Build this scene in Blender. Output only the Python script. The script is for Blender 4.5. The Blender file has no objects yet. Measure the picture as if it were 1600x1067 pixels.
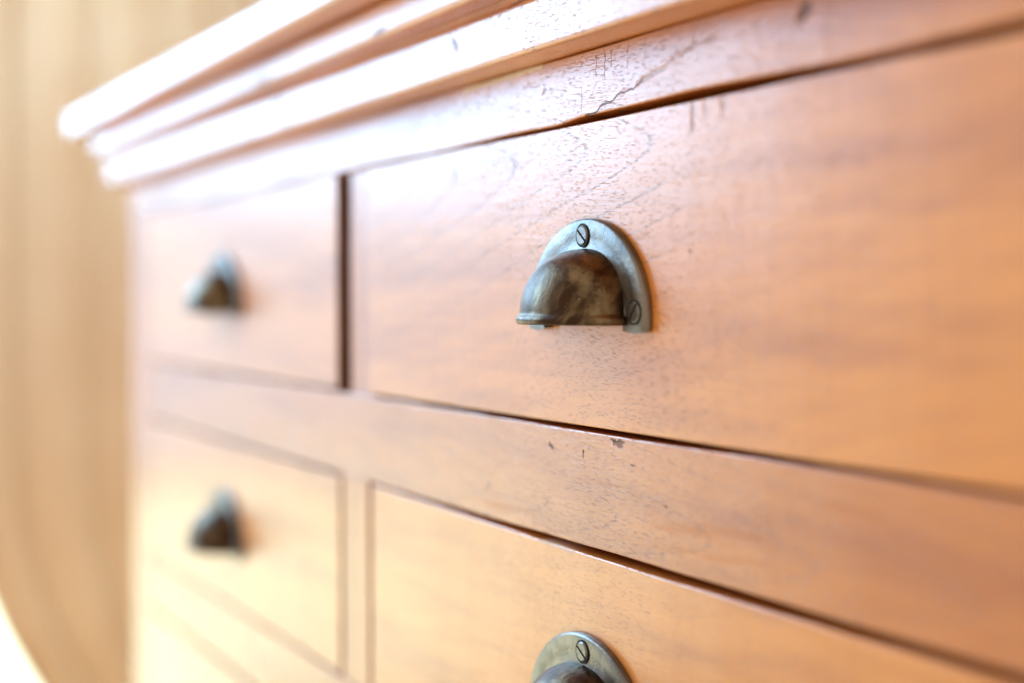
import bpy, bmesh, math, random
from mathutils import Vector, Matrix, noise

sc = bpy.context.scene
col = sc.collection
R = math.radians
rnd = random.Random(7)

# ------------------------------------------------------------------ camera
Z0 = 0.90                 # camera height above the floor
D = 0.3395                # distance from the lens to the plane of the drawer fronts
cam = bpy.data.cameras.new('camera')
cam.lens = 50.0
cam.sensor_width = 36.0
cam.clip_start = 0.01
cam.clip_end = 50.0
cam.dof.use_dof = True
cam.dof.focus_distance = 0.646
cam.dof.aperture_fstop = 2.2
cam.dof.aperture_blades = 9
cam_o = bpy.data.objects.new('camera', cam)
col.objects.link(cam_o)
YAW, PIT = R(28.17), R(1.766)
fw = Vector((-math.cos(YAW) * math.cos(PIT), math.sin(YAW) * math.cos(PIT), -math.sin(PIT)))
cam_o.location = (0, 0, Z0)
cam_o.rotation_euler = fw.to_track_quat('-Z', 'Y').to_euler()
sc.camera = cam_o

# ------------------------------------------------------------------ light of the room
w = bpy.data.worlds.new('World')
sc.world = w
w.use_nodes = True
bg = w.node_tree.nodes['Background']
bg.inputs['Color'].default_value = (1.0, 0.85, 0.69, 1)
bg.inputs['Strength'].default_value = 0.83
SKY = (0.38, 0.68, 1.0), 12.2       # daylight through the upper panes
MID = (0.66, 0.84, 1.0), 2.3       # the bright middle of the view outside
LOW = (0.88, 1.0, 0.76), 3.3       # sunlit ground outside, lower panes
sc.view_settings.view_transform = 'Standard'
sc.view_settings.look = 'None'
sc.view_settings.gamma = 1.0
sc.view_settings.exposure = 0.10
sc.view_settings.use_curve_mapping = False
sc.render.engine = 'CYCLES'
sc.cycles.use_denoising = True
sc.cycles.max_bounces = 5


# ------------------------------------------------------------------ node helpers
class N:
    """A value or vector socket with arithmetic."""
    def __init__(s, t, sock): s.t, s.s = t, sock
    def _m(s, op, *a, clamp=False):
        n = s.t.nodes.new('ShaderNodeMath'); n.operation = op; n.use_clamp = clamp
        for i, v in enumerate((s,) + a):
            if isinstance(v, N): s.t.links.new(v.s, n.inputs[i])
            else: n.inputs[i].default_value = v
        return N(s.t, n.outputs[0])
    def __add__(s, o): return s._m('ADD', o)
    __radd__ = __add__
    def __sub__(s, o): return s._m('SUBTRACT', o)
    def __rsub__(s, o): return (s * -1.0) + o
    def __mul__(s, o): return s._m('MULTIPLY', o)
    __rmul__ = __mul__
    def __truediv__(s, o): return s._m('DIVIDE', o)
    def abs(s): return s._m('ABSOLUTE')
    def fract(s): return s._m('FRACT')
    def sqrt(s): return s._m('SQRT')
    def sin(s): return s._m('SINE')
    def pow(s, e): return s._m('POWER', e)
    def min(s, o): return s._m('MINIMUM', o)
    def max(s, o): return s._m('MAXIMUM', o)
    def step(s, a, b, lo=0.0, hi=1.0):
        n = s.t.nodes.new('ShaderNodeMapRange'); n.interpolation_type = 'SMOOTHSTEP'
        s.t.links.new(s.s, n.inputs['Value'])
        n.inputs['From Min'].default_value = a; n.inputs['From Max'].default_value = b
        n.inputs['To Min'].default_value = lo; n.inputs['To Max'].default_value = hi
        return N(s.t, n.outputs[0])


class Mat:
    def __init__(s, name):
        s.m = bpy.data.materials.new(name); s.m.use_nodes = True
        s.t = s.m.node_tree
        s.b = s.t.nodes['Principled BSDF']
    def node(s, kind, **kw):
        n = s.t.nodes.new(kind)
        for k, v in kw.items(): setattr(n, k, v)
        return n
    def put(s, sock, v):
        if isinstance(v, N): s.t.links.new(v.s, sock)
        else: sock.default_value = v
    def coords(s, which='Object'):
        n = s.node('ShaderNodeTexCoord')
        x = s.node('ShaderNodeSeparateXYZ')
        s.t.links.new(n.outputs[which], x.inputs[0])
        return [N(s.t, x.outputs[i]) for i in range(3)]
    def vec(s, x, y, z):
        n = s.node('ShaderNodeCombineXYZ')
        for i, v in enumerate((x, y, z)): s.put(n.inputs[i], v)
        return N(s.t, n.outputs[0])
    def noise(s, v, scale=1.0, detail=3.0, rough=0.5, dist=0.0):
        n = s.node('ShaderNodeTexNoise')
        s.put(n.inputs['Vector'], v)
        n.inputs['Scale'].default_value = scale; n.inputs['Detail'].default_value = detail
        n.inputs['Roughness'].default_value = rough; n.inputs['Distortion'].default_value = dist
        return N(s.t, n.outputs[0])
    def voro(s, v, scale=1.0, rand=1.0):
        n = s.node('ShaderNodeTexVoronoi')
        s.put(n.inputs['Vector'], v); n.inputs['Scale'].default_value = scale
        n.inputs['Randomness'].default_value = rand
        return N(s.t, n.outputs['Distance'])
    def rand(s):
        return N(s.t, s.node('ShaderNodeObjectInfo').outputs['Random'])
    def mix(s, f, a, b, mode='MIX'):
        n = s.node('ShaderNodeMix', data_type='RGBA', blend_type=mode)
        s.put(n.inputs['Factor'], f)
        for sock, v in ((n.inputs[6], a), (n.inputs[7], b)):
            s.put(sock, v if isinstance(v, N) else (*v, 1.0))
        return N(s.t, n.outputs[2])
    def bump(s, h, strength=1.0, dist=0.001, normal=None):
        n = s.node('ShaderNodeBump')
        s.put(n.inputs['Height'], h)
        n.inputs['Strength'].default_value = strength; n.inputs['Distance'].default_value = dist
        if normal is not None: s.t.links.new(normal.s, n.inputs['Normal'])
        return N(s.t, n.outputs[0])
    def seg(s, x, z, p, q, wid, soft=0.5):
        """mask of a short stroke from p to q, half-width wid (metres)"""
        dx, dz = q[0] - p[0], q[1] - p[1]
        L2 = max(dx * dx + dz * dz, 1e-12)
        px, pz = x - p[0], z - p[1]
        h = ((px * dx + pz * dz) * (1.0 / L2))._m('ADD', 0.0, clamp=True)
        ex, ez = px - h * dx, pz - h * dz
        d = (ex * ex + ez * ez).sqrt()
        return d.step(wid * soft, wid, 1.0, 0.0)


LIGHT, MIDC, DARK, DEEP = (0.82, 0.325, 0.062), (0.72, 0.245, 0.040), (0.48, 0.140, 0.030), (0.10, 0.032, 0.013)


def wood(name, grain='x', seed=0.0, axis=None, center=(0, 0), tone=0.0, pore=1.0, fleck=1.0, marks=(), line=0.5,
         spacing=0.07, alpha=5.0, phase=0.0, lmax=9.0, worn=0.0, red=0.0, rough=0.30, coat=1.0):
    """Varnished teak. grain: axis the fibres follow. axis: height of the cathedral's axis (local z)."""
    M = Mat(name)
    x, y, z = M.coords()
    if grain == 'z': u, v = z, x
    elif grain == 'y': u, v = y, z
    else: u, v = x, z
    ox, oz = x, z
    off = M.rand() * 7.0 + seed
    vy = v + y * 0.6                    # the depth direction, so edges are not streaked
    P = M.vec(u, vy, off)
    # slow drift of colour
    drift = M.noise(M.vec(u * 3.2, vy * 14.0, off), 1.0, 3.0, 0.55)
    blot = M.noise(M.vec(u * 5.5, vy * 42.0, off + 3.1), 1.0, 2.0, 0.5)
    warp = M.noise(M.vec(u * 4.0, vy * 13.0, off + 9.0), 1.0, 2.0, 0.45) - 0.5
    dz = v - (axis if axis is not None else -0.16)
    Fd = u + (dz * dz + 0.012 ** 2).sqrt() * alpha + warp * 0.10 + phase
    t = (Fd * (1.0 / spacing)).fract()
    gl = t.step(0.0, 0.03) * t.step(0.03, 0.12, 1.0, 0.0) * u.step(lmax - 0.03, lmax + 0.03, 1.0, 0.0) * dz.abs().step(0.03, 0.08, 1.0, 0.35)       # thin dark late wood line with a soft side
    late = t.step(0.25, 1.0) * 0.5
    fib = M.noise(M.vec(u * 9.0, vy * 520.0, off), 1.0, 4.0, 0.6)
    # pores: short dark dashes along the fibre
    tilt = vy + u * 0.05
    pv = M.voro(M.vec(u * 150.0, tilt * 1900.0, off))
    pw = M.voro(M.vec(u * 75.0, tilt * 1100.0, off + 6.0))
    pn2 = M.noise(M.vec(u * 170.0, tilt * 1900.0, off + 2.0), 1.0, 1.0, 0.4)
    dens = (blot - 0.5) * 0.10 + gl * 0.10
    pores = (pv - dens * 1.6).step(0.15, 0.27, 1.0, 0.0)
    pores2 = (pw - dens * 2.0).step(0.11, 0.18, 1.0, 0.0) * pn2.step(0.42, 0.55)
    por = pores.max(pores2) * pore
    c = M.mix((drift * 2.2 - 0.6 + tone)._m('ADD', 0.0, clamp=True), LIGHT, MIDC)
    c = M.mix((blot.step(0.42, 0.72) * 0.55 + late * 0.25 + red)._m('ADD', 0.0, clamp=True), c, DARK)
    c = M.mix(fib.step(0.45, 0.8) * 0.22, c, DARK)
    band = M.noise(M.vec(u * 2.6, vy * 70.0, off + 14.0), 1.0, 3.0, 0.6)
    rip = M.noise(M.vec(u * 130.0, vy * 10.0, off + 4.0), 1.0, 1.0, 0.4)
    c = M.mix(band.step(0.50, 0.72) * 0.34 + rip.step(0.45, 0.70) * 0.10, c, DARK)
    c = M.mix(gl * line * (pn2 * 1.2 + 0.1), c, (0.24, 0.085, 0.034))
    c = M.mix(por * 0.62, c, DEEP)
    # wear: strokes of their own shape
    dent = None; bare = None
    for (pts, wid, colr, amt, dep) in marks:
        wob = (M.noise(M.vec(ox * 260.0, oz * 260.0, 1.0), 1.0, 3.0, 0.65) - 0.5) * 0.0034
        mk = None
        for p, q in zip(pts[:-1], pts[1:]):
            p = (p[0] - center[0], p[1] - center[1]); q = (q[0] - center[0], q[1] - center[1])
            k = M.seg(ox + wob, oz + wob, p, q, wid)
            mk = k if mk is None else mk.max(k)
        c = M.mix(mk * amt, c, colr)
        bare = mk * amt if bare is None else bare.max(mk * amt)
        dent = mk * dep if dent is None else dent + mk * dep
    M.put(M.b.inputs['Base Color'], c)
    # relief: pores, fibres, planing ripple across the board, slow waviness of the varnish
    wav = M.noise(M.vec(u * 34.0, vy * 90.0, off + 8.0), 1.0, 2.0, 0.5)
    ridge = M.noise(M.vec(u * 34.0, tilt * 900.0, off + 6.0), 1.0, 3.0, 0.6)
    h = por * -0.00012 + (fib - 0.5) * 0.00002 + (ridge - 0.5) * (0.00010 * fleck) + (rip - 0.5) * 0.00005 + (wav - 0.5) * 0.00012
    if dent is not None: h = h - dent
    nb = M.bump(h, 1.0, 1.0)
    M.put(M.b.inputs['Normal'], nb)
    M.put(M.b.inputs['Coat Normal'], nb)
    M.put(M.b.inputs['Roughness'], (fib * 0.20 + (0.36)))
    M.b.inputs['IOR'].default_value = 1.45
    M.b.inputs['Specular IOR Level'].default_value = 0.2
    if worn:
        wn = M.noise(M.vec(u * 7.0, vy * 130.0, off + 12.0), 1.0, 4.0, 0.65)
        cw = wn.step(0.58, 0.68, coat, coat * (1.0 - worn))
    else: cw = None
    if bare is not None: cw = (bare * -0.9 + 1.0) * (cw if cw is not None else coat)
    if cw is not None: M.put(M.b.inputs['Coat Weight'], cw)
    else: M.b.inputs['Coat Weight'].default_value = coat
    M.b.inputs['Coat IOR'].default_value = 1.72
    M.put(M.b.inputs['Coat Roughness'], por * 0.3 + rough)
    return M.m


def bronze(name, pale=0.0, dark=0.0):
    M = Mat(name)
    x, y, z = M.coords()
    off = M.rand() * 3.0
    a = M.noise(M.vec(x * 34.0, y * 34.0 + off, z * 34.0), 1.0, 5.0, 0.65, 0.8)
    b = M.noise(M.vec(x * 110.0 + off, y * 110.0, z * 110.0), 1.0, 4.0, 0.65)
    f = M.noise(M.vec(x * 900.0, y * 900.0, z * 900.0 + off), 1.0, 2.0, 0.6)
    sp = M.voro(M.vec(x * 300.0, y * 300.0, z * 300.0 + off))
    c = M.mix(a.step(0.40, 0.62), (0.050, 0.027, 0.015), (0.215, 0.150, 0.082))
    c = M.mix(b.step(0.50, 0.70) * 0.75, c, (0.045, 0.030, 0.020))
    c = M.mix((sp.step(0.07, 0.12, 1.0, 0.0)) * b.step(0.45, 0.6) * 0.6, c, (0.55, 0.40, 0.14))
    if pale: c = M.mix(pale, c, (0.235, 0.225, 0.215))
    if dark: c = M.mix(dark, c, (0.035, 0.028, 0.020))
    M.put(M.b.inputs['Base Color'], c)
    M.b.inputs['Metallic'].default_value = 1.0
    M.put(M.b.inputs['Roughness'], b * 0.30 + 0.16 + f * 0.06)
    scr = M.noise(M.vec(x * 120.0 + z * 500.0, y * 300.0, z * 500.0 - x * 900.0), 1.0, 2.0, 0.6)
    h = (b - 0.5) * 0.00032 + (f - 0.5) * 0.00005 + (scr - 0.5) * 0.00012 + sp.step(0.0, 0.14, -1.0, 0.0) * 0.00003
    M.put(M.b.inputs['Normal'], M.bump(h, 1.0, 1.0))
    return M.m


def plain(name, c, rough=0.6, metal=0.0, spec=0.5):
    M = Mat(name)
    x, y, z = M.coords()
    n = M.noise(M.vec(x, y, z), 45.0, 4.0, 0.6)
    M.put(M.b.inputs['Base Color'], M.mix(n.step(0.3, 0.7), c, tuple(k * 0.94 for k in c)))
    M.b.inputs['Roughness'].default_value = rough
    M.b.inputs['Metallic'].default_value = metal
    M.b.inputs['Specular IOR Level'].default_value = spec
    return M.m


# ------------------------------------------------------------------ mesh helpers
def link(name, me, mats, parent=None, loc=(0, 0, 0), smooth=False):
    o = bpy.data.objects.new(name, me)
    for m in (mats if isinstance(mats, (list, tuple)) else [mats]):
        if m.name not in [k.name for k in me.materials if k]: me.materials.append(m)
    col.objects.link(o)
    o.location = loc
    if parent is not None: o.parent = parent
    if smooth:
        for p in me.polygons: p.use_smooth = True
    return o


def board(x0, x1, y0, y1, z0, z1, bev=0.0012, long='x', n=40, jit=0.00025, bot=None, top=None, lef=None):
    """A sawn board with softened, slightly uneven edges, centred on its own origin; returns mesh and centre."""
    c = Vector(((x0 + x1) / 2, (y0 + y1) / 2, (z0 + z1) / 2))
    s = (x1 - x0, y1 - y0, z1 - z0)
    bm = bmesh.new()
    k = 'xyz'.index(long)
    rings = []
    o1, o2 = [i for i in range(3) if i != k]
    for i in range(n + 1):
        ring = []
        for a, b in ((-1, -1), (1, -1), (1, 1), (-1, 1)):
            p = [0, 0, 0]
            p[k] = s[k] * (i / n - 0.5); p[o1] = a * s[o1] / 2; p[o2] = b * s[o2] / 2
            q = Vector(p) + c
            if jit:
                d = noise.noise_vector(q * 28.0 + Vector((a * 3.7, b * 5.1, 0)))
                p[o1] += d[0] * jit; p[o2] += d[2] * jit
            if long == 'x' and b == -1 and bot: p[2] += bot(q.x)
            if long == 'x' and b == 1 and top: p[2] += top(q.x)
            ring.append(bm.verts.new(p))
        rings.append(ring)
    for r0, r1 in zip(rings[:-1], rings[1:]):
        for j in range(4):
            bm.faces.new((r0[j], r0[(j + 1) % 4], r1[(j + 1) % 4], r1[j]))
    bm.faces.new(rings[0][::-1]); bm.faces.new(rings[-1])
    bmesh.ops.recalc_face_normals(bm, faces=bm.faces)
    ed = [e for e in bm.edges if len(e.link_faces) == 2 and e.calc_face_angle(0) > 0.9]
    bmesh.ops.bevel(bm, geom=ed, offset=bev, segments=3, profile=0.6, affect='EDGES')
    me = bpy.data.meshes.new('board')
    bm.to_mesh(me); bm.free()
    for p in me.polygons: p.use_smooth = True
    try: me.set_sharp_from_angle(angle=R(50))
    except Exception: pass
    return me, c


def part(name, dims, mat, parent, **kw):
    me, c = board(*dims, **kw)
    return flatn(link(name, me, mat, parent, c))


def flatn(o):
    wn = o.modifiers.new('flat_faces', 'WEIGHTED_NORMAL'); wn.weight = 100; wn.keep_sharp = True; wn.mode = 'FACE_AREA'
    return o


def sweep(name, prof, mat, parent, xr, xl, back, n=60):
    """Moulding: profile (offset out, height) run along the front and mitred round both ends."""
    bm = bmesh.new()
    def station(kind, t):
        vs = []
        for o, z in prof:
            if kind == 'L': p = Vector((xl - o, D - o + (back - D + o) * t, Z0 + z))
            elif kind == 'F': p = Vector((xl - o + (xr - xl + 2 * o) * t, D - o, Z0 + z))
            else: p = Vector((xr + o, D - o + (back - D + o) * t, Z0 + z))
            if kind == 'F' and 0 < t < 1:
                d = noise.noise_vector(Vector((p.x * 20, o * 300, z * 300)))
                p.y += d[0] * 0.0003; p.z += d[1] * 0.0003
            vs.append(p)
        return vs
    st = [station('L', 1.0), station('L', 0.5)] + [station('F', i / n) for i in range(n + 1)] + [station('R', 0.5), station('R', 1.0)]
    rings = [[bm.verts.new(p) for p in s_] for s_ in st]
    m = len(prof)
    for a, b in zip(rings[:-1], rings[1:]):
        for j in range(m):
            k = (j + 1) % m
            bm.faces.new((a[j], a[k], b[k], b[j]))
    bm.faces.new(rings[0]); bm.faces.new(rings[-1][::-1])
    bmesh.ops.recalc_face_normals(bm, faces=bm.faces)
    c = Vector(((xl + xr) / 2, D, Z0 + prof[0][1]))
    bmesh.ops.translate(bm, verts=bm.verts, vec=-c)
    me = bpy.data.meshes.new(name); bm.to_mesh(me); bm.free()
    for p in me.polygons: p.use_smooth = True
    me.set_sharp_from_angle(angle=R(60))
    return flatn(link(name, me, mat, parent, c))


def arc(cx, cz, r, a0, a1, n=6):
    return [(cx + r * math.cos(R(a0 + (a1 - a0) * i / n)), cz + r * math.sin(R(a0 + (a1 - a0) * i / n))) for i in range(n + 1)]


# ------------------------------------------------------------------ setting
floor_m = plain('floor_tile', (0.86, 0.72, 0.53), 0.5)
bm = bmesh.new()
bmesh.ops.create_grid(bm, x_segments=4, y_segments=4, size=2.6)
me = bpy.data.meshes.new('floor'); bm.to_mesh(me); bm.free()
fl = link('floor', me, floor_m, None, (-0.9, -0.9, 0.0)); fl['kind'] = 'structure'
me, c = board(-2.62, 1.7, D + 0.475, D + 0.60, 0.004, 2.5, 0.002, n=4, jit=0)
wl = link('wall', me, plain('wall_paint', (0.78, 0.70, 0.58), 0.8), None, c); wl['kind'] = 'structure'

# ------------------------------------------------------------------ window beside the chest (lit by the day outside)
def emit(name, colr, s):
    m = bpy.data.materials.new(name); m.use_nodes = True
    t = m.node_tree; t.nodes.clear()
    e = t.nodes.new('ShaderNodeEmission'); o = t.nodes.new('ShaderNodeOutputMaterial')
    e.inputs[0].default_value = (*colr, 1); e.inputs[1].default_value = s
    t.links.new(e.outputs[0], o.inputs[0])
    return m
WX = -2.40
win = bpy.data.objects.new('window', None); col.objects.link(win); win.location = (WX, -0.4, 0)
win['label'] = 'bright daylit window with white frame behind the beige curtain'
win['category'] = 'window'
white = plain('white_paint', (0.80, 0.79, 0.76), 0.5)
WY0, WY1 = -1.12, 0.72
rows = [(0.10, 0.585, LOW), (0.615, 1.085, MID), (1.115, 2.30, SKY)]
cols = 2
cw = (WY1 - WY0) / cols
for i in range(cols):
    for j, (a, b, (cc, ss)) in enumerate(rows):
        me, c = board(WX - 0.006, WX, WY0 + i * cw + 0.015, WY0 + (i + 1) * cw - 0.015, a, b, 0.001, n=1, jit=0)
        c -= Vector(win.location)
        p = link('pane', me, emit('daylight_pane', cc, ss), win, c)
for a, b, c_, d_ in [(WY0 - 0.05, WY1 + 0.05, 0.03, 0.10), (WY0 - 0.05, WY1 + 0.05, 2.30, 2.37)]:
    me, c = board(WX - 0.03, WX + 0.03, a, b, c_, d_, 0.004, 'y', n=4, jit=0)
    link('frame_rail', me, white, win, c - Vector(win.location))
for a, b in [(WY0 - 0.05, WY0 + 0.014), (WY0 + cw - 0.014, WY0 + cw + 0.014), (WY1 - 0.014, WY1 + 0.05)]:
    me, c = board(WX - 0.028, WX + 0.028, a, b, 0.101, 2.299, 0.004, 'z', n=4, jit=0)
    link('frame_stile', me, white, win, c - Vector(win.location))
for zc in (0.60, 1.10):
    for i in range(cols):
        me, c = board(WX - 0.02, WX + 0.02, WY0 + i * cw + 0.0145, WY0 + (i + 1) * cw - 0.0145, zc - 0.0148, zc + 0.0148, 0.003, 'y', n=4, jit=0)
        link('glazing_bar', me, white, win, c - Vector(win.location))

# ------------------------------------------------------------------ curtain
M = Mat('curtain_cloth')
x, y, z = M.coords()
wv = ((y * 2600.0).sin() * 0.5 + 0.5) * ((z * 2600.0).sin() * 0.5 + 0.5)
nn = M.noise(M.vec(x, y, z), 6.0, 3.0, 0.5)
cc = M.mix(nn.step(0.3, 0.7), (0.92, 0.77, 0.62), (0.88, 0.71, 0.55))
tr = M.node('ShaderNodeBsdfTranslucent'); df = M.node('ShaderNodeBsdfDiffuse'); mx = M.node('ShaderNodeMixShader')
M.put(tr.inputs[0], cc); M.put(df.inputs[0], cc)
nb = M.bump(wv, 0.3, 0.0004); M.put(df.inputs['Normal'], nb)
mx.inputs[0].default_value = 0.28
M.t.links.new(df.outputs[0], mx.inputs[1]); M.t.links.new(tr.outputs[0], mx.inputs[2])
M.t.links.new(mx.outputs[0], M.t.nodes['Material Output'].inputs[0])
CXW = -2.08
bm = bmesh.new()
NY, NZ = 150, 60
grid = []
for j in range(NZ + 1):
    z = 0.02 + 2.38 * j / NZ
    rel = z - Z0
    sweepy = 0.85 * max(0.0, -0.20 - max(rel, -0.75)) ** 2       # cloth drawn towards the chest lower down
    row = []
    for i in range(NY + 1):
        s = i / NY
        y = 0.235 + 0.55 * s
        amp = 0.014 + 0.005 * math.sin(3 * s + 1.0)
        ph = s * 41.0 + 0.5 * math.sin(z * 1.7 + s * 5) + 0.9 * math.sin(s * 9.0)
        fx = amp * math.sin(ph) + 0.004 * math.sin(ph * 2.3 + 1.2 + z)
        yy = y + sweepy * (1.0 - 0.8 * s) + 0.012 * math.cos(ph)
        row.append(bm.verts.new((CXW + fx, yy, z)))
    grid.append(row)
for j in range(NZ):
    for i in range(NY):
        bm.faces.new((grid[j][i], grid[j][i + 1], grid[j + 1][i + 1], grid[j + 1][i]))
cen = Vector((CXW, 0.53, 0.02))
bmesh.ops.translate(bm, verts=bm.verts, vec=-cen)
me = bpy.data.meshes.new('curtain'); bm.to_mesh(me); bm.free()
cur = link('curtain', me, M.m, None, cen, smooth=True)
sd = cur.modifiers.new('cloth_thickness', 'SOLIDIFY'); sd.thickness = 0.0018
cur['label'] = 'beige cloth curtain hanging in soft folds behind the chest of drawers'
cur['category'] = 'curtain'

# ------------------------------------------------------------------ chest of drawers
XL, XR = -1.447, -0.222        # outer sides
XA, XB = -1.381, -0.877        # left drawers
XS0, XS1 = -0.863, -0.826      # middle stile
XC, XD = -0.8245, -0.292       # right drawers
BACK = D + 0.46
TOPZ = 0.113
mm = lambda *p: tuple((a / 1000.0, Z0 + b / 1000.0) for a, b in p)

chest = bpy.data.objects.new('chest_of_drawers', None); col.objects.link(chest)
chest.location = ((XL + XR) / 2, D, 0)
chest['label'] = 'orange varnished teak chest of drawers with bronze cup pulls'
chest['category'] = 'chest of drawers'


def sub(o):      # keep world place, hang under the chest
    o.parent = chest
    o.location = Vector(o.location) - Vector(chest.location)
    return o


def ctr(a, b, c_, d_): return ((a + b) / 2, Z0 + (c_ + d_) / 2)

dk = (0.030, 0.010, 0.006)
# frieze board under the cornice
fr = (XL + 0.003, XR - 0.003, D, D + 0.024, Z0 + 0.0815, Z0 + 0.1128)
def fr_bot(xx):
    t = min(1, max(0, (xx + 0.592) / 0.030))
    return 0.0022 * t * t * (3 - 2 * t) + 0.0005 * math.sin(xx * 37)
fr_marks = [
    (mm((-563, 83.2), (-553, 84.0), (-549, 86.2), (-539, 87.2), (-535, 89.6), (-522, 90.6), (-515, 93.4)), 0.0005, (0.10, 0.045, 0.03), 0.9, 0.0006),
    (mm((-519, 92.5), (-500, 96.0), (-488, 100.5), (-462, 104.0)), 0.0012, (0.22, 0.12, 0.09), 0.35, 0.0002),
    (mm((-410.5, 103.0), (-407, 105.0)), 0.0030, (0.10, 0.05, 0.03), 0.85, 0.0010),
    (mm((-553, 100), (-553, 110)), 0.00035, dk, 0.7, 0.0003),
    (mm((-546, 99), (-545.6, 111)), 0.0003, dk, 0.7, 0.0003),
    (mm((-540, 103), (-540, 110)), 0.0003, dk, 0.6, 0.0003),
    (mm((-566, 84), (-566, 97)), 0.00025, dk, 0.5, 0.0002),
    (mm((-527, 101), (-526.6, 109)), 0.0003, dk, 0.5, 0.0002),
    (mm((-513, 103), (-512.8, 111)), 0.00025, dk, 0.5, 0.0002),
    (mm((-688, 110.9), (-645, 111.4), (-604, 111.9)), 0.0016, (0.85, 0.72, 0.50), 0.95, -0.0002),
    (mm((-602, 98.5), (-600, 100.0)), 0.0010, (0.2, 0.1, 0.07), 0.6, 0.0004),
]
m_fr = wood('frieze_wood', 'x', 2.0, axis=-0.05, center=((fr[0] + fr[1]) / 2, (fr[4] + fr[5]) / 2), fleck=2.2, pore=1.0, marks=fr_marks, line=0.2, red=0.22, worn=0.5, rough=0.27)
sub(part('frieze_board', fr, m_fr, None, n=160, bot=fr_bot, bev=0.0010))

# rails between the rows
def rail_z(r): return [(-0.1148, -0.0616), (-0.300, -0.250), (-0.492, -0.442), (-0.742, -0.694)][r]
m_rail = None
for r in range(4):
    a, b = rail_z(r)
    dims = (XA - 0.002, XD + 0.002, D + 0.0006, D + 0.026, Z0 + a, Z0 + b)
    mk = []
    if r == 0:
        mk = [
            (mm((-596, -70.0), (-593.5, -72.0)), 0.0011, dk, 0.95, 0.0006),
            (mm((-565.0, -71.0), (-564.7, -73.2)), 0.0007, dk, 0.95, 0.0006),
            (mm((-538, -64.6), (-532, -65.6)), 0.0014, (0.20, 0.07, 0.05), 0.85, 0.0005),
            (mm((-541, -63.6), (-530, -64.0)), 0.0006, dk, 0.8, 0.0005),
            (mm((-524, -73), (-521, -73.4)), 0.0005, dk, 0.8, 0.0003),
            (mm((-498, -88), (-497, -89)), 0.0005, dk, 0.8, 0.0003),
        ]
    if r <= 1:
        m_rail = wood('rail_wood', 'x', 5.0 + r, axis=-0.01, alpha=9.0, center=((dims[0] + dims[1]) / 2, (dims[4] + dims[5]) / 2), fleck=2.6, pore=0.7, marks=mk, line=0.25, red=0.50, worn=0.4, tone=0.2, rough=0.27)
    sub(part('rail', dims, m_rail, None, n=120, bev=0.0009))

# stiles
m_st = wood('stile_wood', 'z', 9.0, fleck=1.2, line=0.3, red=0.45, axis=-0.2)
sub(part('end_stile', (XL, XA - 0.0025, D + 0.0004, D + 0.030, Z0 - 0.80, Z0 + 0.0805), m_st, None, long='z', bev=0.002))
sub(part('end_stile', (XD + 0.0025, XR, D + 0.0004, D + 0.030, Z0 - 0.80, Z0 + 0.0805), m_st, None, long='z', bev=0.002))
for r, (a, b) in enumerate([(-0.0622, 0.0808), (-0.2497, -0.1148), (-0.4417, -0.3003), (-0.6937, -0.4923)]):
    x0, x1 = (XS0, XS1) if r == 0 else (XS0 - 0.009, XS1 - 0.001)
    sub(part('middle_stile', (x0, x1, D + (0.004 if r == 0 else 0.0012), D + 0.026, Z0 + a, Z0 + b), m_st, None, long='z', bev=0.0012))

# carcass sides, back, bottom
m_side = wood('side_wood', 'z', 12.0)
sub(part('side_panel', (XL + 0.001, XL + 0.022, D + 0.0305, BACK, Z0 - 0.80, Z0 + 0.1125), m_side, None, long='z', n=12))
sub(part('side_panel', (XR - 0.022, XR - 0.001, D + 0.0305, BACK, Z0 - 0.80, Z0 + 0.1125), m_side, None, long='z', n=12))
sub(part('back_panel', (XL + 0.0225, XR - 0.0225, BACK - 0.012, BACK, Z0 - 0.80, Z0 + 0.1125), m_side, None, n=12))
sub(part('plinth', (XL + 0.004, XR - 0.004, D + 0.004, BACK - 0.013, 0.002, Z0 - 0.745), m_side, None, n=12, bev=0.003))

# cornice: three stacked mouldings, each its own piece
def mould(name, prof, mat): return sub(sweep(name, prof, mat, None, XR, XL, BACK))
m_c = [wood('moulding_wood', 'x', 15.0 + k, axis=-0.08, fleck=1.8, line=0.2, rough=0.25, worn=0.55, red=0.03 * k,
            center=((XL + XR) / 2, Z0 + zz), marks=mks)
       for k, (zz, mks) in enumerate([
           (0.1132, [(mm((-661, 131), (-657, 127)), 0.0022, (0.14, 0.07, 0.05), 0.7, 0.0006),
                     (mm((-936, 139), (-920, 117)), 0.0055, (0.30, 0.22, 0.17), 0.6, 0.0003),
                     (mm((-602, 139), (-590, 140)), 0.0016, (0.20, 0.09, 0.05), 0.7, 0.0005)]),
           (0.1437, [(mm((-740, 146.5), (-728, 147.5)), 0.0022, (0.20, 0.08, 0.04), 0.7, 0.0005), (mm((-950, 147), (-925, 147)), 0.0035, (0.30, 0.12, 0.06), 0.6, 0.0005), (mm((-690, 158), (-672, 159)), 0.0020, (0.32, 0.14, 0.07), 0.5, 0.0003)]),
           (0.1642, [])])]
lower = [(-0.02, 0.1132), (0.018, 0.1132), (0.0192, 0.1144)] + [(0.0198, 0.1160), (0.0196, 0.1340)] + arc(0.0140, 0.1345, 0.0056, 8, 60, 6) + [(0.0160, 0.1410), (0.0160, 0.1434), (-0.02, 0.1434)]
middle = [(-0.02, 0.1437), (0.0275, 0.1437), (0.0295, 0.1452), (0.0300, 0.1475)] + [(0.0300, 0.1585), (0.0292, 0.1622), (0.0275, 0.1638), (-0.02, 0.1638)]
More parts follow.
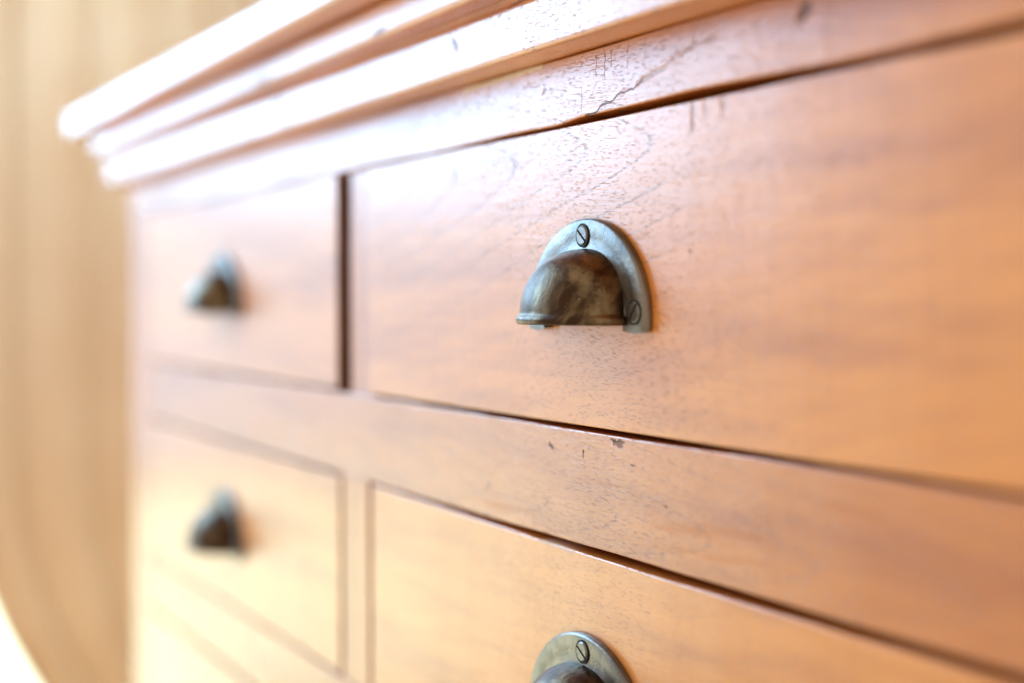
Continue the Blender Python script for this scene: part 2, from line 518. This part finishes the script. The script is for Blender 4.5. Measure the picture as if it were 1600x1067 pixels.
upper = [(-0.02, 0.1642)] + arc(0.0485, 0.1674, 0.0032, -90, -8, 5) + arc(0.0480, 0.1830, 0.0040, 6, 90, 5) + [(-0.02, 0.1870)]
mould('lower_moulding', lower, m_c[0])
mould('middle_moulding', middle, m_c[1])
mould('cap_moulding', upper, m_c[2])
sub(part('top_board', (XL + 0.021, XR - 0.021, D + 0.021, BACK, Z0 + 0.1646, Z0 + 0.1866), m_c[2], None, n=12))

# drawers
rowz = [(-0.0592, 0.0800), (-0.2475, -0.1174), (-0.4395, -0.3030), (-0.6915, -0.4945)]
def dtop(xx):      # the lower right front sits a little askew: its gap widens towards the right
    return 0.0012 - 0.0026 * min(1, max(0, (xx - XC) / 0.30))
box_m = wood('drawer_box_wood', 'y', 21.0, coat=0.0, rough=0.5)
end_m = plain('end_grain_gap_shade', (0.13, 0.052, 0.028), 0.7)  # end grain, darkened further to put the gap's shade into its colour
for r, (a, b) in enumerate(rowz):
    for s, (x0, x1) in enumerate([(XA, XB), (XC, XD)]):
        if s == 0 and r >= 1: x1 = -0.8735
        if s == 1 and r >= 1: x0 = -0.8185
        dims = (x0, x1, D, D + 0.020, Z0 + a, Z0 + b)
        cx, cz = ctr(x0, x1, a, b)
        if r == 0 and s == 1:
            mk = [(mm((-478, 78), (-478, 68)), 0.0016, (0.26, 0.09, 0.04), 0.6, 0.0002),
                  (mm((-470, 78), (-469, 73)), 0.0014, (0.28, 0.10, 0.05), 0.5, 0.0002),
                  (mm((-458, 78), (-457, 74)), 0.0018, (0.30, 0.11, 0.05), 0.5, 0.0002),
                  (mm((-480, 19), (-479, 18)), 0.0012, (0.35, 0.09, 0.05), 0.6, 0.0002)]
            m = wood('drawer_wood', 'x', 1.3, axis=0.066 - (a + b) / 2, alpha=4.2, spacing=0.058, phase=0.029, lmax=0.075, center=(cx, cz), line=0.62, fleck=0.9, pore=0.8, marks=mk, rough=0.27)
        elif r == 1 and s == 1:
            mk = [(mm((-604, -118.2), (-590, -118.6), (-572, -118.9)), 0.0009, (0.80, 0.60, 0.45), 0.7, 0.0004)]
            m = wood('drawer_wood', 'x', 6.3, axis=0.20, alpha=7.0, spacing=0.11, center=(cx, cz), line=0.45, fleck=0.8, pore=0.5, marks=mk, rough=0.28)
        elif r < 2:
            m = wood('drawer_wood', 'x', 8.0 + r, axis=-0.1, center=(cx, cz), fleck=0.9, rough=0.28)
        d = sub(part('drawer', dims, m, None, n=90, bev=0.0011, top=(dtop if (r == 1 and s == 1) else None)))
        d.data.materials.append(end_m)
        for p in d.data.polygons:
            if abs(p.normal.x) > 0.98: p.material_index = 1
        bx, bc = board(x0 + 0.006, x1 - 0.006, D + 0.0203, BACK - 0.03, Z0 + a + 0.004, Z0 + b - 0.006, 0.001, n=2, jit=0)
        link('drawer_box', bx, box_m, d, bc - Vector((cx, D + 0.010, cz)))

# ------------------------------------------------------------------ cup pulls
m_cup = bronze('aged_bronze')
m_plate = bronze('worn_bronze_plate', pale=0.55)
m_screw = bronze('screw_metal', pale=0.8)
m_dirt_shade = plain('grime_shade', (0.020, 0.015, 0.010), 0.8)  # dirt plus shade of the countersink gap and slot, put in as dark colour
EA, EB = 0.0520, 0.0460        # outer half-width and height of the back plate


def cup_mesh():
    bm = bmesh.new()
    a, b, c_ = 0.0355, 0.0300, 0.0300
    nu, nv = 56, 26
    def ell(th, ph, k):                  # th round the half dome (0..180), ph up (0 bottom rim .. 90 top)
        ex = 0.86
        cp = max(0.0, math.cos(ph))
        return Vector((a * k * math.cos(th) * cp ** ex, -c_ * k * (abs(math.sin(th)) ** 0.92) * cp ** ex, b * k * math.sin(ph)))
    prof = []
    # inner wall downwards then lip then outer wall upwards
    for j in range(nv, -1, -1): prof.append(('i', math.pi / 2 * j / nv))
    lip = [(0.955, 0.0), (0.965, -0.0040), (1.030, -0.0046), (1.052, -0.0038), (1.058, -0.0024), (1.045, -0.0010), (1.010, -0.0004), (1.000, 0.0006)]
    rings = []
    for kind, ph in prof:
        rings.append([bm.verts.new(ell(math.pi * i / nu, ph, 0.945)) for i in range(nu + 1)])
    for k, dz in lip:
        rings.append([bm.verts.new(ell(math.pi * i / nu, 0, k) + Vector((0, 0, dz))) for i in range(nu + 1)])
    for j in range(1, nv + 1):
        rings.append([bm.verts.new(ell(math.pi * i / nu, math.pi / 2 * j / nv, 1.0)) for i in range(nu + 1)])
    for r0, r1 in zip(rings[:-1], rings[1:]):
        for i in range(nu):
            bm.faces.new((r0[i], r0[i + 1], r1[i + 1], r1[i]))
    bmesh.ops.remove_doubles(bm, verts=bm.verts, dist=1e-5)
    bmesh.ops.translate(bm, verts=bm.verts, vec=(0, 0, 0.0022))
    bmesh.ops.recalc_face_normals(bm, faces=bm.faces)
    me = bpy.data.meshes.new('cup'); bm.to_mesh(me); bm.free()
    for p in me.polygons: p.use_smooth = True
    return me


def plate_mesh():
    bm = bmesh.new()
    n = 90
    ia, ib = 0.0345, 0.0305
    a0 = R(-9.0); a1 = R(189.0)
    # section: (t from inner 0 to outer 1, y)
    secs = [(0.0, 0.0), (0.0, -0.0020), (0.03, -0.0030), (0.07, -0.0027), (0.12, -0.0024), (0.5, -0.0025), (0.90, -0.0026), (0.965, -0.0023), (1.0, -0.0014), (1.0, 0.0)]
    rings = []
    for i in range(n + 1):
        th = a0 + (a1 - a0) * i / n
        ring = []
        for t, yy in secs:
            A = ia + (EA - ia) * t; B = ib + (EB - ib) * t
            x, z = A * math.cos(th), B * math.sin(th)
            d = noise.noise(Vector((x * 60, z * 60, 3))) * 0.00025
            ring.append(bm.verts.new((x, yy * 1.25 + (d if yy < 0 else 0), max(z, -0.0062 + 0.0016 * abs(2 * t - 1) ** 2))))
        rings.append(ring)
    m = len(secs)
    for r0, r1 in zip(rings[:-1], rings[1:]):
        for j in range(m):
            k = (j + 1) % m
            bm.faces.new((r0[j], r0[k], r1[k], r1[j]))
    bm.faces.new(rings[0]); bm.faces.new(rings[-1][::-1])
    bmesh.ops.recalc_face_normals(bm, faces=bm.faces)
    me = bpy.data.meshes.new('back_plate'); bm.to_mesh(me); bm.free()
    for p in me.polygons: p.use_smooth = True
    me.set_sharp_from_angle(angle=R(45))
    return me


def screw_mesh():
    """Slotted countersunk head: two halves of a low dome, a sunk slot and a dark ring of dirt and painted recess shade round it."""
    bm = bmesh.new()
    r, g, y0 = 0.0047, 0.00062, -0.0041
    n = 16
    for sgn in (1, -1):
        base = math.asin(g / r)
        pts = [(r * math.cos(base + (math.pi - 2 * base) * i / n), sgn * r * math.sin(base + (math.pi - 2 * base) * i / n)) for i in range(n + 1)]
        rim = [bm.verts.new((p[0], y0 + 0.0006, p[1])) for p in pts]
        inn = [bm.verts.new((p[0] * 0.86, y0, max(abs(p[1]) * 0.86, g) * sgn)) for p in pts]
        bot = [bm.verts.new((p[0], y0 + 0.0012, p[1])) for p in pts]
        for i in range(n):
            bm.faces.new((rim[i], rim[i + 1], inn[i + 1], inn[i]))
            bm.faces.new((bot[i], bot[i + 1], rim[i + 1], rim[i]))
        bm.faces.new(inn)
        bm.faces.new((inn[0], inn[-1], rim[-1], bot[-1], bot[0], rim[0]))
    bmesh.ops.recalc_face_normals(bm, faces=bm.faces)
    for f in bm.faces: f.material_index = 0
    ring = [bm.verts.new(((r + 0.0008) * math.cos(2 * math.pi * i / 32), -0.0036, (r + 0.0008) * math.sin(2 * math.pi * i / 32))) for i in range(32)]
    f = bm.faces.new(ring); f.material_index = 1
    f.normal_update()
    if f.normal.y > 0: f.normal_flip()
    me = bpy.data.meshes.new('screw'); bm.to_mesh(me); bm.free()
    return me


ME_CUP, ME_PLATE, ME_SCREW = cup_mesh(), plate_mesh(), screw_mesh()
rr = random.Random(3)
def cup_pull(xc, zc, angs, tilt=0.0):
    o = link('cup_pull', ME_CUP, m_cup, chest, Vector((xc, D - 0.0006, Z0 + zc)) - Vector(chest.location))
    o.rotation_euler = (0, R(tilt), 0)
    link('back_plate', ME_PLATE, m_plate, o, (0, 0, 0.0))
    for (sx, sz), an in zip(((0.0, 0.0382), (0.0432, 0.0035), (-0.0432, 0.0035)), angs):
        s = link('screw', ME_SCREW, [m_screw, m_dirt_shade], o, (sx, 0.0000, sz))
        s.rotation_euler = (0, R(an), 0)
    return o

for r, (zc) in enumerate([-0.0100, -0.2010, -0.372, -0.595]):
    cup_pull(-0.5585, zc, [(38, -52, 20), (30, 10, 70), (0, 40, 80), (15, 60, 100)][r], (0.0, 0.6, 0, 0)[r])
    cup_pull(-1.130, zc, [(70, 12, 33), (120, 50, 10), (5, 80, 60), (45, 20, 0)][r], (0.5, -0.4, 0, 0)[r])
